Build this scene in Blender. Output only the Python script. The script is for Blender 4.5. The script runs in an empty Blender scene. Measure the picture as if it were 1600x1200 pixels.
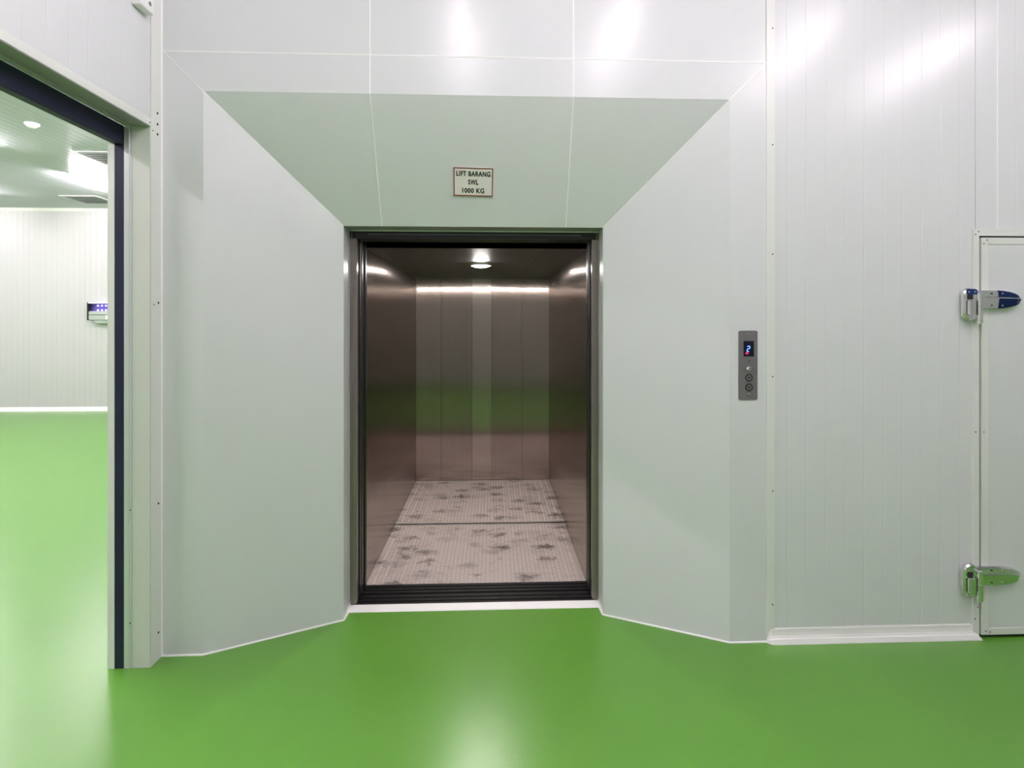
import bpy, bmesh, math, random
from mathutils import Vector, Matrix
random.seed(7)
S = bpy.context.scene
COL = S.collection

# ------------------------------------------------------------------ camera
CAM_H = 1.60
cam_d = bpy.data.cameras.new('camera'); cam = bpy.data.objects.new('camera', cam_d); COL.objects.link(cam)
cam.location = (0, 0, CAM_H)
cam.rotation_euler = (math.radians(90), 0, math.radians(-2.24))
cam_d.sensor_fit = 'HORIZONTAL'; cam_d.sensor_width = 36.0
cam_d.lens = 36.0 * 850 / 1600
cam_d.shift_x = -3 / 1600.0
cam_d.shift_y = -94 / 1600.0
cam_d.clip_start = 0.02
S.camera = cam
# ------------------------------------------------------------------ world, exposure
w = bpy.data.worlds.new('world'); S.world = w; w.use_nodes = True
w.node_tree.nodes['Background'].inputs[0].default_value = (0.75, 0.85, 0.9, 1)
w.node_tree.nodes['Background'].inputs[1].default_value = 0.05
S.view_settings.view_transform = 'Standard'; S.view_settings.look = 'None'
S.view_settings.gamma = 1.0; S.view_settings.use_curve_mapping = False
S.view_settings.exposure = 0.45
HALL_TUBE = 116.0      # emission strength of the hall tubes
ROOM_TUBE = 300.0      # emission strength of the tubes in the neighbouring room
CAR_LAMP = 400.0

# ------------------------------------------------------------------ materials
def new_mat(name):
    m = bpy.data.materials.new(name); m.use_nodes = True
    return m, m.node_tree, m.node_tree.nodes['Principled BSDF']
def N(nt, t): return nt.nodes.new(t)

def painted(name, col, rough=0.35, spec=0.5, bump=0.02, scale=60, mottling=0.02):
    m, nt, p = new_mat(name)
    tc = N(nt, 'ShaderNodeTexCoord')
    n = N(nt, 'ShaderNodeTexNoise'); n.inputs['Scale'].default_value = scale; n.inputs['Detail'].default_value = 3
    nt.links.new(tc.outputs['Object'], n.inputs['Vector'])
    n2 = N(nt, 'ShaderNodeTexNoise'); n2.inputs['Scale'].default_value = 1.3; n2.inputs['Detail'].default_value = 4
    nt.links.new(tc.outputs['Object'], n2.inputs['Vector'])
    mx = N(nt, 'ShaderNodeMix'); mx.data_type = 'RGBA'
    mx.inputs['A'].default_value = tuple(c * (1 - mottling) for c in col) + (1,)
    mx.inputs['B'].default_value = tuple(min(1, c * (1 + mottling)) for c in col) + (1,)
    nt.links.new(n2.outputs[0], mx.inputs['Factor']); nt.links.new(mx.outputs['Result'], p.inputs['Base Color'])
    b = N(nt, 'ShaderNodeBump'); b.inputs['Strength'].default_value = bump; b.inputs['Distance'].default_value = 0.01
    nt.links.new(n.outputs[0], b.inputs['Height']); nt.links.new(b.outputs[0], p.inputs['Normal'])
    p.inputs['Roughness'].default_value = rough; p.inputs['Specular IOR Level'].default_value = spec
    return m

def plain(name, col, rough=0.5, metal=0.0, spec=0.5):
    return_m = new_mat(name); m, nt, p = return_m
    tc = N(nt, 'ShaderNodeTexCoord'); n = N(nt, 'ShaderNodeTexNoise'); n.inputs['Scale'].default_value = 25
    nt.links.new(tc.outputs['Object'], n.inputs['Vector'])
    mr = N(nt, 'ShaderNodeMapRange'); mr.inputs['To Min'].default_value = max(0.02, rough * 0.9); mr.inputs['To Max'].default_value = min(1, rough * 1.1)
    nt.links.new(n.outputs[0], mr.inputs['Value']); nt.links.new(mr.outputs[0], p.inputs['Roughness'])
    p.inputs['Base Color'].default_value = (*col, 1); p.inputs['Metallic'].default_value = metal
    p.inputs['Specular IOR Level'].default_value = spec
    return m

def emit(name, col, strength):
    m = bpy.data.materials.new(name); m.use_nodes = True; nt = m.node_tree
    nt.nodes.remove(nt.nodes['Principled BSDF'])
    e = N(nt, 'ShaderNodeEmission'); e.inputs[0].default_value = (*col, 1); e.inputs[1].default_value = strength
    nt.links.new(e.outputs[0], nt.nodes['Material Output'].inputs[0]); return m

def brushed(name, col, rough=0.32, aniso=0.98, axis='V', var=0.07, streak=60.0, smear=0.0):
    """stainless steel with vertical grinding lines (axis V) or lines along Y (axis Y)"""
    m, nt, p = new_mat(name)
    p.inputs['Metallic'].default_value = 1.0
    tc = N(nt, 'ShaderNodeTexCoord'); mp = N(nt, 'ShaderNodeMapping')
    mp.inputs['Scale'].default_value = (streak, streak, 0.8) if axis == 'V' else (streak, 0.8, streak)
    nt.links.new(tc.outputs['Object'], mp.inputs['Vector'])
    n = N(nt, 'ShaderNodeTexNoise'); n.inputs['Scale'].default_value = 1.0; n.inputs['Detail'].default_value = 4
    nt.links.new(mp.outputs[0], n.inputs['Vector'])
    n2 = N(nt, 'ShaderNodeTexNoise'); n2.inputs['Scale'].default_value = 3.0; n2.inputs['Detail'].default_value = 4
    nt.links.new(tc.outputs['Object'], n2.inputs['Vector'])
    ad = N(nt, 'ShaderNodeMath'); ad.operation = 'ADD'; nt.links.new(n.outputs[0], ad.inputs[0]); nt.links.new(n2.outputs[0], ad.inputs[1])
    mx = N(nt, 'ShaderNodeMix'); mx.data_type = 'RGBA'
    mx.inputs['A'].default_value = tuple(c * (1 - var) for c in col) + (1,)
    mx.inputs['B'].default_value = tuple(min(1, c * (1 + var)) for c in col) + (1,)
    mr0 = N(nt, 'ShaderNodeMapRange'); mr0.inputs['From Min'].default_value = 0.6; mr0.inputs['From Max'].default_value = 1.4
    nt.links.new(ad.outputs[0], mr0.inputs['Value']); nt.links.new(mr0.outputs[0], mx.inputs['Factor'])
    nt.links.new(mx.outputs['Result'], p.inputs['Base Color'])
    mr = N(nt, 'ShaderNodeMapRange'); mr.inputs['To Min'].default_value = rough * 0.9; mr.inputs['To Max'].default_value = rough * 1.12
    nt.links.new(n.outputs[0], mr.inputs['Value']); nt.links.new(mr.outputs[0], p.inputs['Roughness'])
    p.inputs['Anisotropic'].default_value = aniso
    g = N(nt, 'ShaderNodeNewGeometry'); cr = N(nt, 'ShaderNodeVectorMath'); cr.operation = 'CROSS_PRODUCT'
    nt.links.new(g.outputs['Normal'], cr.inputs[0])
    cr.inputs[1].default_value = (0, 0, 1) if axis == 'V' else (0, 1, 0)
    nt.links.new(cr.outputs[0], p.inputs['Tangent'])
    if smear > 0:
        # the grinding lines tilt the surface sideways: a normal wobble across the grain only
        wn = N(nt, 'ShaderNodeTexWhiteNoise'); wn.noise_dimensions = '3D'
        nt.links.new(tc.outputs['Object'], wn.inputs['Vector'])
        s1 = N(nt, 'ShaderNodeMath'); s1.operation = 'SUBTRACT'; nt.links.new(wn.outputs['Value'], s1.inputs[0]); s1.inputs[1].default_value = 0.5
        s2 = N(nt, 'ShaderNodeMath'); s2.operation = 'MULTIPLY'; nt.links.new(s1.outputs[0], s2.inputs[0]); s2.inputs[1].default_value = smear
        sc = N(nt, 'ShaderNodeVectorMath'); sc.operation = 'SCALE'; nt.links.new(cr.outputs[0], sc.inputs[0]); nt.links.new(s2.outputs[0], sc.inputs['Scale'])
        va = N(nt, 'ShaderNodeVectorMath'); va.operation = 'ADD'; nt.links.new(g.outputs['Normal'], va.inputs[0]); nt.links.new(sc.outputs[0], va.inputs[1])
        vn = N(nt, 'ShaderNodeVectorMath'); vn.operation = 'NORMALIZE'; nt.links.new(va.outputs[0], vn.inputs[0])
        nt.links.new(vn.outputs[0], p.inputs['Normal'])
    return m

M = {}
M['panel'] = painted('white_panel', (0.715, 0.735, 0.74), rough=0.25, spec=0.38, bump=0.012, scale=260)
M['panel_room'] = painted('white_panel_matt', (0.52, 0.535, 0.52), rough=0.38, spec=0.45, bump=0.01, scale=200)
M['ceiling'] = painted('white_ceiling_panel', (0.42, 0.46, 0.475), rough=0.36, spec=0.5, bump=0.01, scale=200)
M['flashing'] = painted('flashing', (0.76, 0.78, 0.74), rough=0.33, spec=0.5, bump=0.01, scale=150)
M['jamb'] = painted('jamb_panel', (0.66, 0.68, 0.63), rough=0.4, spec=0.45, bump=0.01, scale=150)
M['sealant'] = painted('white_sealant', (0.92, 0.92, 0.90), rough=0.45, spec=0.4, bump=0.02, scale=90)
M['coving'] = painted('white_coving', (0.88, 0.87, 0.85), rough=0.3, spec=0.5, bump=0.02, scale=60)
M['screw'] = plain('dark_screw', (0.05, 0.05, 0.05), 0.4, 0.7)
M['rubber'] = plain('dark_navy_frame', (0.016, 0.019, 0.045), 0.5, 0.0, 0.25)
M['black'] = plain('black_metal', (0.010, 0.010, 0.012), 0.35)
M['alu'] = plain('aluminium_strip', (0.70, 0.73, 0.74), 0.35, 0.35)
M['steel'] = brushed('brushed_steel_car', (0.52, 0.455, 0.42), rough=0.155, aniso=1.0, smear=1.05)
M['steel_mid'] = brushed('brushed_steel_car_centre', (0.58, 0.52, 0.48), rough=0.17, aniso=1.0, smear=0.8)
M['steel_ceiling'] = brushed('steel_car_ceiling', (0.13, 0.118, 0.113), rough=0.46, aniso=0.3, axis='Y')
M['steel_reveal'] = brushed('brushed_steel_reveal', (0.66, 0.67, 0.68), rough=0.34, aniso=1.0, smear=0.6)
M['steel_reveal'].node_tree.nodes['Principled BSDF'].inputs['Metallic'].default_value = 0.35
M['steel_jamb'] = brushed('brushed_steel_jamb', (0.36, 0.32, 0.30), rough=0.22, aniso=1.0, smear=0.8)
M['steel_jamb'].node_tree.nodes['Principled BSDF'].inputs['Metallic'].default_value = 0.6
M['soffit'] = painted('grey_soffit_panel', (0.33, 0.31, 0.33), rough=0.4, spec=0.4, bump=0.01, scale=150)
M['steel_dark'] = brushed('dark_steel_edge', (0.17, 0.17, 0.175), rough=0.35, aniso=0.9)
M['sill'] = plain('dark_sill_metal', (0.028, 0.029, 0.032), 0.36, 0.7)
M['vent_dark'] = plain('vent_shadow_grey', (0.16, 0.21, 0.21), 0.6)
M['chrome'] = plain('chrome', (0.80, 0.80, 0.80), 0.14, 1.0)
M['cut'] = plain('dark_gap', (0.02, 0.02, 0.02), 0.8)
M['blue_layer'] = plain('blue_layer', (0.018, 0.045, 0.18), 0.18, 0.3)
M['white_plastic'] = painted('white_plastic', (0.85, 0.86, 0.84), rough=0.4, spec=0.5, bump=0.0)
M['plate'] = plain('call_plate_steel', (0.19, 0.175, 0.185), 0.42, 0.35)
M['display'] = plain('display_glass', (0.004, 0.004, 0.02), 0.15)
M['blue_led'] = emit('blue_led', (0.10, 0.22, 1.0), 3.5)
M['red_led'] = emit('red_led', (1.0, 0.03, 0.08), 1.6)
M['uv_led'] = emit('violet_led', (0.62, 0.55, 1.0), 6.0)
M['trap_back'] = plain('trap_back', (0.13, 0.10, 0.42), 0.35, 0.2)
M['trap_body'] = plain('trap_steel', (0.50, 0.58, 0.50), 0.3, 0.6)
M['sign_white'] = painted('sign_white', (0.84, 0.80, 0.77), rough=0.4, bump=0.0, mottling=0.05, scale=40)
M['sign_red'] = plain('sign_dark_red', (0.20, 0.015, 0.022), 0.4)
M['ink'] = plain('black_ink', (0.012, 0.012, 0.012), 0.5)
M['hall_tube'] = emit('hall_tube_light', (1.0, 0.865, 0.965), HALL_TUBE)
M['room_tube'] = emit('room_tube_light', (1.0, 0.87, 0.96), ROOM_TUBE)
M['car_lamp'] = emit('car_lamp_light', (1.0, 0.95, 0.90), CAR_LAMP)

def floor_paint():
    m, nt, p = new_mat('green_epoxy_floor')
    tc = N(nt, 'ShaderNodeTexCoord')
    n = N(nt, 'ShaderNodeTexNoise'); n.inputs['Scale'].default_value = 0.9; n.inputs['Detail'].default_value = 5
    nt.links.new(tc.outputs['Object'], n.inputs['Vector'])
    cr = N(nt, 'ShaderNodeValToRGB')
    cr.color_ramp.elements[0].position = 0.35; cr.color_ramp.elements[0].color = (0.100, 0.290, 0.029, 1)
    cr.color_ramp.elements[1].position = 0.68; cr.color_ramp.elements[1].color = (0.108, 0.306, 0.033, 1)
    nt.links.new(n.outputs[0], cr.inputs[0]); nt.links.new(cr.outputs[0], p.inputs['Base Color'])
    n2 = N(nt, 'ShaderNodeTexNoise'); n2.inputs['Scale'].default_value = 170; n2.inputs['Detail'].default_value = 2
    nt.links.new(tc.outputs['Object'], n2.inputs['Vector'])
    n3 = N(nt, 'ShaderNodeTexNoise'); n3.inputs['Scale'].default_value = 14; n3.inputs['Detail'].default_value = 4; n3.inputs['Distortion'].default_value = 0.6
    nt.links.new(tc.outputs['Object'], n3.inputs['Vector'])
    b = N(nt, 'ShaderNodeBump'); b.inputs['Strength'].default_value = 0.10; b.inputs['Distance'].default_value = 0.004
    b2 = N(nt, 'ShaderNodeBump'); b2.inputs['Strength'].default_value = 0.006; b2.inputs['Distance'].default_value = 0.01
    nt.links.new(n2.outputs[0], b.inputs['Height']); nt.links.new(n3.outputs[0], b2.inputs['Height'])
    nt.links.new(b.outputs[0], b2.inputs['Normal']); nt.links.new(b2.outputs[0], p.inputs['Normal'])
    mr = N(nt, 'ShaderNodeMapRange'); mr.inputs['To Min'].default_value = 0.28; mr.inputs['To Max'].default_value = 0.30
    nt.links.new(n3.outputs[0], mr.inputs['Value']); nt.links.new(mr.outputs[0], p.inputs['Roughness'])
    p.inputs['Specular IOR Level'].default_value = 0.7
    return m
M['floor'] = floor_paint()

def checker_plate(k=1.0):
    """worn steel tread plate: pale, with dark scuffs that stay put"""
    m, nt, p = new_mat('tread_plate_steel' if k == 1 else 'raised_tread_steel')
    tc = N(nt, 'ShaderNodeTexCoord')
    mp = N(nt, 'ShaderNodeMapping'); mp.inputs['Scale'].default_value = (6.0, 9.0, 1); mp.inputs['Location'].default_value = (1.7, 0.4, 0)
    nt.links.new(tc.outputs['Object'], mp.inputs['Vector'])
    vo = N(nt, 'ShaderNodeTexVoronoi'); vo.inputs['Scale'].default_value = 1.0; vo.inputs['Randomness'].default_value = 0.75
    nz = N(nt, 'ShaderNodeTexNoise'); nz.inputs['Scale'].default_value = 22; nz.inputs['Detail'].default_value = 4
    nt.links.new(tc.outputs['Object'], nz.inputs['Vector'])
    dis = N(nt, 'ShaderNodeMix'); dis.data_type = 'RGBA'; dis.blend_type = 'LINEAR_LIGHT'; dis.inputs['Factor'].default_value = 0.55
    nt.links.new(mp.outputs[0], dis.inputs['A']); nt.links.new(nz.outputs['Color'], dis.inputs['B'])
    nt.links.new(dis.outputs['Result'], vo.inputs['Vector'])
    blot = N(nt, 'ShaderNodeMapRange'); blot.inputs['From Min'].default_value = 0.10; blot.inputs['From Max'].default_value = 0.62
    blot.inputs['To Min'].default_value = 1; blot.inputs['To Max'].default_value = 0
    nt.links.new(vo.outputs['Distance'], blot.inputs['Value'])
    # per-cell strength so that some scuffs are faint
    sep = N(nt, 'ShaderNodeSeparateColor'); nt.links.new(vo.outputs['Color'], sep.inputs[0])
    st = N(nt, 'ShaderNodeMapRange'); st.inputs['From Min'].default_value = 0.15; st.inputs['From Max'].default_value = 0.75
    nt.links.new(sep.outputs[0], st.inputs['Value'])
    mu = N(nt, 'ShaderNodeMath'); mu.operation = 'MULTIPLY'; nt.links.new(blot.outputs[0], mu.inputs[0]); nt.links.new(st.outputs[0], mu.inputs[1])
    n2 = N(nt, 'ShaderNodeTexNoise'); n2.inputs['Scale'].default_value = 90; n2.inputs['Detail'].default_value = 3
    nt.links.new(tc.outputs['Object'], n2.inputs['Vector'])
    base = N(nt, 'ShaderNodeMix'); base.data_type = 'RGBA'
    base.inputs['A'].default_value = (0.40*k, 0.345*k, 0.32*k, 1); base.inputs['B'].default_value = (0.62*k, 0.56*k, 0.525*k, 1)
    nt.links.new(n2.outputs[0], base.inputs['Factor'])
    fin = N(nt, 'ShaderNodeMix'); fin.data_type = 'RGBA'; fin.inputs['B'].default_value = (0.12, 0.10, 0.09, 1)
    nt.links.new(mu.outputs[0], fin.inputs['Factor']); nt.links.new(base.outputs['Result'], fin.inputs['A'])
    nt.links.new(fin.outputs['Result'], p.inputs['Base Color'])
    p.inputs['Roughness'].default_value = 0.5; p.inputs['Metallic'].default_value = 0.25
    return m
M['plate_floor'] = checker_plate()
M['tread'] = checker_plate(1.45)

# ------------------------------------------------------------------ mesh helpers
def bx(bm, x0, x1, y0, y1, z0, z1):
    v = [bm.verts.new(c) for c in ((x0,y0,z0),(x1,y0,z0),(x1,y1,z0),(x0,y1,z0),(x0,y0,z1),(x1,y0,z1),(x1,y1,z1),(x0,y1,z1))]
    for f in ((3,2,1,0),(4,5,6,7),(0,1,5,4),(1,2,6,5),(2,3,7,6),(3,0,4,7)): bm.faces.new([v[i] for i in f])
def box(x0, x1, y0, y1, z0, z1, bevel=0.0):
    bm = bmesh.new(); bx(bm, min(x0,x1), max(x0,x1), min(y0,y1), max(y0,y1), min(z0,z1), max(z0,z1))
    if bevel: bmesh.ops.bevel(bm, geom=bm.edges[:], offset=bevel, segments=2, affect='EDGES')
    return bm
def prism(bm, pts, off):
    """a slab: polygon pts (3-D) extruded by the vector off"""
    a = [bm.verts.new(p) for p in pts]; b = [bm.verts.new(Vector(p) + Vector(off)) for p in pts]
    n = len(pts)
    bm.faces.new(a); bm.faces.new(b[::-1])
    for i in range(n): bm.faces.new([a[(i+1) % n], a[i], b[i], b[(i+1) % n]])
def slab(pts, off):
    bm = bmesh.new(); prism(bm, pts, off); bmesh.ops.recalc_face_normals(bm, faces=bm.faces[:]); return bm
def cyl(bm, c, axis, r, length, n=16, r2=None):
    """cylinder from c along axis"""
    r2 = r if r2 is None else r2
    ax = Vector(axis).normalized(); u = ax.orthogonal().normalized(); v = ax.cross(u); c = Vector(c)
    A = [bm.verts.new(c + (u*math.cos(2*math.pi*i/n) + v*math.sin(2*math.pi*i/n))*r) for i in range(n)]
    B = [bm.verts.new(c + ax*length + (u*math.cos(2*math.pi*i/n) + v*math.sin(2*math.pi*i/n))*r2) for i in range(n)]
    bm.faces.new(A[::-1]); bm.faces.new(B)
    for i in range(n): bm.faces.new([A[i], A[(i+1) % n], B[(i+1) % n], B[i]])
def ring(bm, c, axis, r_in, r_out, length, n=24):
    ax = Vector(axis).normalized(); u = ax.orthogonal().normalized(); v = ax.cross(u); c = Vector(c)
    P = []
    for (r, h) in ((r_out, 0), (r_out, length), (r_in, length), (r_in, 0)):
        P.append([bm.verts.new(c + ax*h + (u*math.cos(2*math.pi*i/n) + v*math.sin(2*math.pi*i/n))*r) for i in range(n)])
    for k in range(4):
        a, b = P[k], P[(k+1) % 4]
        for i in range(n): bm.faces.new([a[i], a[(i+1) % n], b[(i+1) % n], b[i]])
    bmesh.ops.recalc_face_normals(bm, faces=bm.faces[:])
def lathe(bm, c, axis, prof, n=24):
    """prof: list of (radius, height) along axis"""
    ax = Vector(axis).normalized(); u = ax.orthogonal().normalized(); v = ax.cross(u); c = Vector(c)
    rows = [[bm.verts.new(c + ax*h + (u*math.cos(2*math.pi*i/n) + v*math.sin(2*math.pi*i/n))*max(r, 1e-5)) for i in range(n)] for r, h in prof]
    for a, b in zip(rows, rows[1:]):
        for i in range(n): bm.faces.new([a[i], a[(i+1) % n], b[(i+1) % n], b[i]])
    bm.faces.new(rows[0][::-1]); bm.faces.new(rows[-1])
    bmesh.ops.recalc_face_normals(bm, faces=bm.faces[:])

WORLD_LOC = {}
def obj(name, bm, mat, parent=None, smooth=False, stuff=False, label=None, origin=None):
    """bm is in world coordinates; the object's origin is its parent's (or the given one)"""
    me = bpy.data.meshes.new(name)
    org = Vector(origin) if origin is not None else (Vector(WORLD_LOC.get(parent.name, (0,0,0))) if parent else Vector((0,0,0)))
    bmesh.ops.translate(bm, verts=bm.verts[:], vec=-org)
    bm.to_mesh(me); bm.free()
    if smooth:
        for p in me.polygons: p.use_smooth = True
    me.materials.append(M[mat] if isinstance(mat, str) else mat)
    o = bpy.data.objects.new(name, me); COL.objects.link(o)
    if parent:
        o.parent = parent; o.location = org - Vector(WORLD_LOC.get(parent.name, (0,0,0)))
    else: o.location = org
    WORLD_LOC[o.name] = org
    if smooth == 'auto':
        try:
            me.set_sharp_from_angle(angle=math.radians(35))
        except Exception: pass
    if stuff: o['kind'] = 'stuff'
    if label: o['label'] = label
    return o
def thing(name, loc, label=None, cat=None, group=None, kind=None):
    o = bpy.data.objects.new(name, None); COL.objects.link(o); o.location = loc; o.empty_display_size = 0.1
    WORLD_LOC[o.name] = Vector(loc)
    if label: o['label'] = label
    if cat: o['category'] = cat
    if group: o['group'] = group
    if kind: o['kind'] = kind
    return o
def struct(name, bm, mat, label=None):
    o = obj(name, bm, mat); o['kind'] = 'structure'
    if label: o['label'] = label
    return o
def screw(parent, c, axis, r=0.004, name='screw', mat='screw'):
    bm = bmesh.new(); lathe(bm, Vector(c), axis, [(r, 0), (r, 0.0015), (r*0.6, 0.003)], 8)
    return obj(name, bm, mat, parent)

# ------------------------------------------------------------------ key dimensions (metres)
Y1 = 2.684      # front wall
Y2 = 2.968      # back of the splayed recess
YJ = 3.100      # landing frame
XL, XR = -0.803, 0.606           # lift opening
RL, RR, RT = -1.396, 1.187, 2.725  # recess mouth
ZT = 2.128      # lift opening head
XW = -1.594     # left wall
CEIL = 3.72
YB = -3.3       # wall behind
XE = 6.2        # far right end of the hall
T = 0.08
RX0, RY0, RY1 = -12.5, -3.3, 10.32  # neighbouring room
FT = 2.914      # top of the flashing round the recess

# ------------------------------------------------------------------ floor
fl = struct('floor', box(RX0 - 0.1, XE + 0.1, YB - 0.1, 3.05, -0.1, 0), 'floor', 'glossy green epoxy floor')
fl2 = obj('floor_section', box(RX0 - 0.1, XW - 0.09, 3.05, RY1 + 0.1, -0.1, 0), 'floor', fl)

# ------------------------------------------------------------------ ribbed panels
def ribbed_x(x0, x1, ribs, y, z0, z1, deep=0.0008, half=0.0030, thick=T, back=1):
    """panel facing -Y at y, vertical grooves at the X positions in ribs"""
    pts = [(x0, y)]
    for r in ribs:
        if x0 + 0.01 < r < x1 - 0.01: pts += [(r - half, y), (r - half*0.3, y + deep), (r + half*0.3, y + deep), (r + half, y)]
    pts.append((x1, y)); pts += [(x1, y + thick), (x0, y + thick)]
    return slab([(p[0], p[1], z0) for p in pts], (0, 0, z1 - z0))
def ribbed_y(y0, y1, ribs, x, z0, z1, deep=0.0008, half=0.0030, thick=T):
    """panel facing +X at x"""
    pts = [(x, y0)]
    for r in sorted(ribs):
        if y0 + 0.01 < r < y1 - 0.01: pts += [(x, r - half), (x - deep, r - half*0.3), (x - deep, r + half*0.3), (x, r + half)]
    pts.append((x, y1)); pts += [(x - thick, y1), (x - thick, y0)]
    return slab([(p[0], p[1], z0) for p in pts], (0, 0, z1 - z0))

# ------------------------------------------------------------------ front wall
SEAMS = (-0.599, 0.400)
wf = struct('wall_front', box(XW, 1.40, Y1 + 0.06, Y1 + 0.10, FT + 0.02, CEIL + 0.02), 'panel')
G = 0.0015
edges = [XW - 0.0, SEAMS[0], SEAMS[1], 1.374]
for a, b in zip(edges, edges[1:]):
    obj('panel', box(a + G, b - G, Y1, Y1 + 0.06, FT + G, CEIL), 'panel', wf)
for a, b in zip(edges, edges[1:]):          # flat flashing above the recess, mitred at its ends
    lo_a = RL if a == edges[0] else a + G; lo_b = RR if b == edges[-1] else b - G
    hi_a = XW + 0.001 if a == edges[0] else a + G; hi_b = 1.374 if b == edges[-1] else b - G
    obj('header_flashing', slab([(lo_a, Y1, RT), (lo_b, Y1, RT), (hi_b, Y1, FT - G), (hi_a, Y1, FT - G)], (0, 0.01, 0)), 'panel', wf)
obj('side_flashing', slab([(XW, Y1, 0), (RL, Y1, 0), (RL, Y1, RT - 0.001), (XW + 0.001, Y1, FT - 0.0015), (XW, Y1, FT - 0.0015)], (0, 0.01, 0)), 'panel', wf)
obj('side_flashing', slab([(RR, Y1, 0), (1.374, Y1, 0), (1.374, Y1, FT - 0.004), (RR, Y1, RT - 0.001)], (0, 0.01, 0)), 'panel', wf)
# splays
obj('splay_panel', slab([(RL, Y1, 0), (XL, Y2, 0), (XL, Y2, ZT), (RL, Y1, RT)], (-0.004, 0.03, 0)), 'panel', wf)
obj('splay_panel', slab([(RR, Y1, 0), (RR, Y1, RT), (XR, Y2, ZT), (XR, Y2, 0)], (0.004, 0.03, 0)), 'panel', wf)
for i, (a, b) in enumerate(((None, SEAMS[0]), (SEAMS[0], SEAMS[1]), (SEAMS[1], None))):
    ta, tb = (RL, XL) if a is None else (a + G, a + G), (RR, XR) if b is None else (b - G, b - G)
    obj('head_panel', slab([(ta[0], Y1, RT), (tb[0], Y1, RT), (tb[1], Y2, ZT), (ta[1], Y2, ZT)], (0, 0.03, 0.012)), 'panel', wf)
# shaft sides behind the splays so that no light leaks
obj('backing', box(XW - 0.1, RL + 0.25, Y2 + 0.1, Y2 + 0.14, 0, CEIL), 'panel', wf)
# sealant lines
def strip_between(p, q, nrm, wdt, thk):
    """flat strip between p and q, facing nrm"""
    p, q, nrm = Vector(p), Vector(q), Vector(nrm).normalized()
    d = (q - p).normalized(); s = d.cross(nrm).normalized() * wdt / 2
    return slab([p - s, p + s, q + s*1, q - s], nrm * thk)
nh = Vector((0, -(RT - ZT), -(Y2 - Y1))).normalized()
for sx in SEAMS:
    obj('seam', strip_between((sx, Y1, FT), (sx, Y1, CEIL), (0, -1, 0), 0.006, 0.0015), 'sealant', wf)
    obj('seam', strip_between((sx, Y1, RT), (sx, Y1, FT), (0, -1, 0), 0.006, 0.0012), 'sealant', wf)
    obj('seam', strip_between((sx, Y1, RT), (sx, Y2, ZT), nh, 0.006, 0.0012), 'sealant', wf)
obj('seam', strip_between((XW, Y1, FT), (1.374, Y1, FT), (0, -1, 0), 0.005, 0.001), 'sealant', wf)
obj('seam', strip_between((XW + 0.01, Y1, FT), (RL, Y1, RT), (0, -1, 0), 0.003, 0.001), 'sealant', wf)
obj('seam', strip_between((1.374, Y1, FT), (RR, Y1, RT), (0, -1, 0), 0.005, 0.001), 'sealant', wf)
obj('seam', strip_between((RL, Y1, RT), (XL, Y2, ZT), (0.55, -0.7, -0.45), 0.006, 0.001), 'sealant', wf)
obj('seam', strip_between((RR, Y1, RT), (XR, Y2, ZT), (-0.55, -0.7, -0.45), 0.004, 0.001), 'sealant', wf)
# sealant bead along the floor
bd = thing('baseboard_front', (0, Y1, 0), kind='structure')
def bead(p, q, r=0.007, mat='sealant', parent=bd, name='sealant_bead'):
    bm = bmesh.new(); d = Vector(q) - Vector(p); cyl(bm, p, d, r, d.length, 8); return obj(name, bm, mat, parent)
for p, q in (((XW, Y1-.001, 0.001), (RL, Y1-.001, 0.001)), ((RL, Y1-.001, 0.001), (XL, Y2, 0.001)), ((XL, Y2, 0.001), (XL+.004, 3.045, 0.001)),
             ((XR-.004, 3.045, 0.001), (XR, Y2, 0.001)), ((XR, Y2, 0.001), (RR, Y1-.001, 0.001)), ((RR, Y1-.001, 0.001), (1.374, Y1-.001, 0.001))):
    bead(p, q, 0.006)
bead((XW + 0.002, Y1 - 0.002, 0.0), (XW + 0.002, Y1 - 0.002, CEIL), 0.006, parent=wf, name='corner_bead')

# ------------------------------------------------------------------ right part of the front wall (ribbed), corner strip
t1 = struct('trim_1', box(1.374, 1.417, Y1 - 0.004, Y1 + 0.02, 0.0, CEIL, 0.001), 'flashing', 'white flashing strip with screws')
for z in (3.085, 2.50, 1.95, 1.335, 0.76, 0.19): screw(t1, (1.405, Y1 - 0.004, z), (0, -1, 0), 0.0035)
RIB0 = 1.479
ribs_r = [RIB0 + 0.1*k for k in range(-2, 60)]
JX = 2.579
DX0, DX1, DZ = 2.443, 3.48, 2.081      # outer door frame
DEEP = 0.0009
wr = struct('wall_right', box(1.40, XE + 0.1, Y1 + 0.055, Y1 + 0.10, 0, CEIL + 0.02), 'panel_room')
def right_panel(x0, x1, z0, z1):
    ribs = [r for r in ribs_r if abs(r - x0) > 0.03 and abs(r - x1) > 0.03]
    return obj('panel', ribbed_x(x0 + G, x1 - G, ribs, Y1, z0, z1, deep=DEEP, thick=0.05), 'panel', wr)
right_panel(1.417, DX0 + 0.02, 0, CEIL)
right_panel(DX0 + 0.02, JX, DZ - 0.02, CEIL)
right_panel(JX, JX + 1.0, DZ - 0.02, CEIL)
right_panel(JX + 1.0, JX + 2.0, 0, CEIL)
obj('panel', box(DX1 - 0.02, JX + 1.0 - G, Y1, Y1 + 0.05, 0, DZ - 0.0205), 'panel', wr)
right_panel(JX + 2.0, JX + 3.0, 0, CEIL)
right_panel(JX + 3.0, XE + 0.05, 0, CEIL)
obj('seam', strip_between((JX, Y1, DZ), (JX, Y1, CEIL), (0, -1, 0), 0.004, 0.001), 'sealant', wr)
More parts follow.
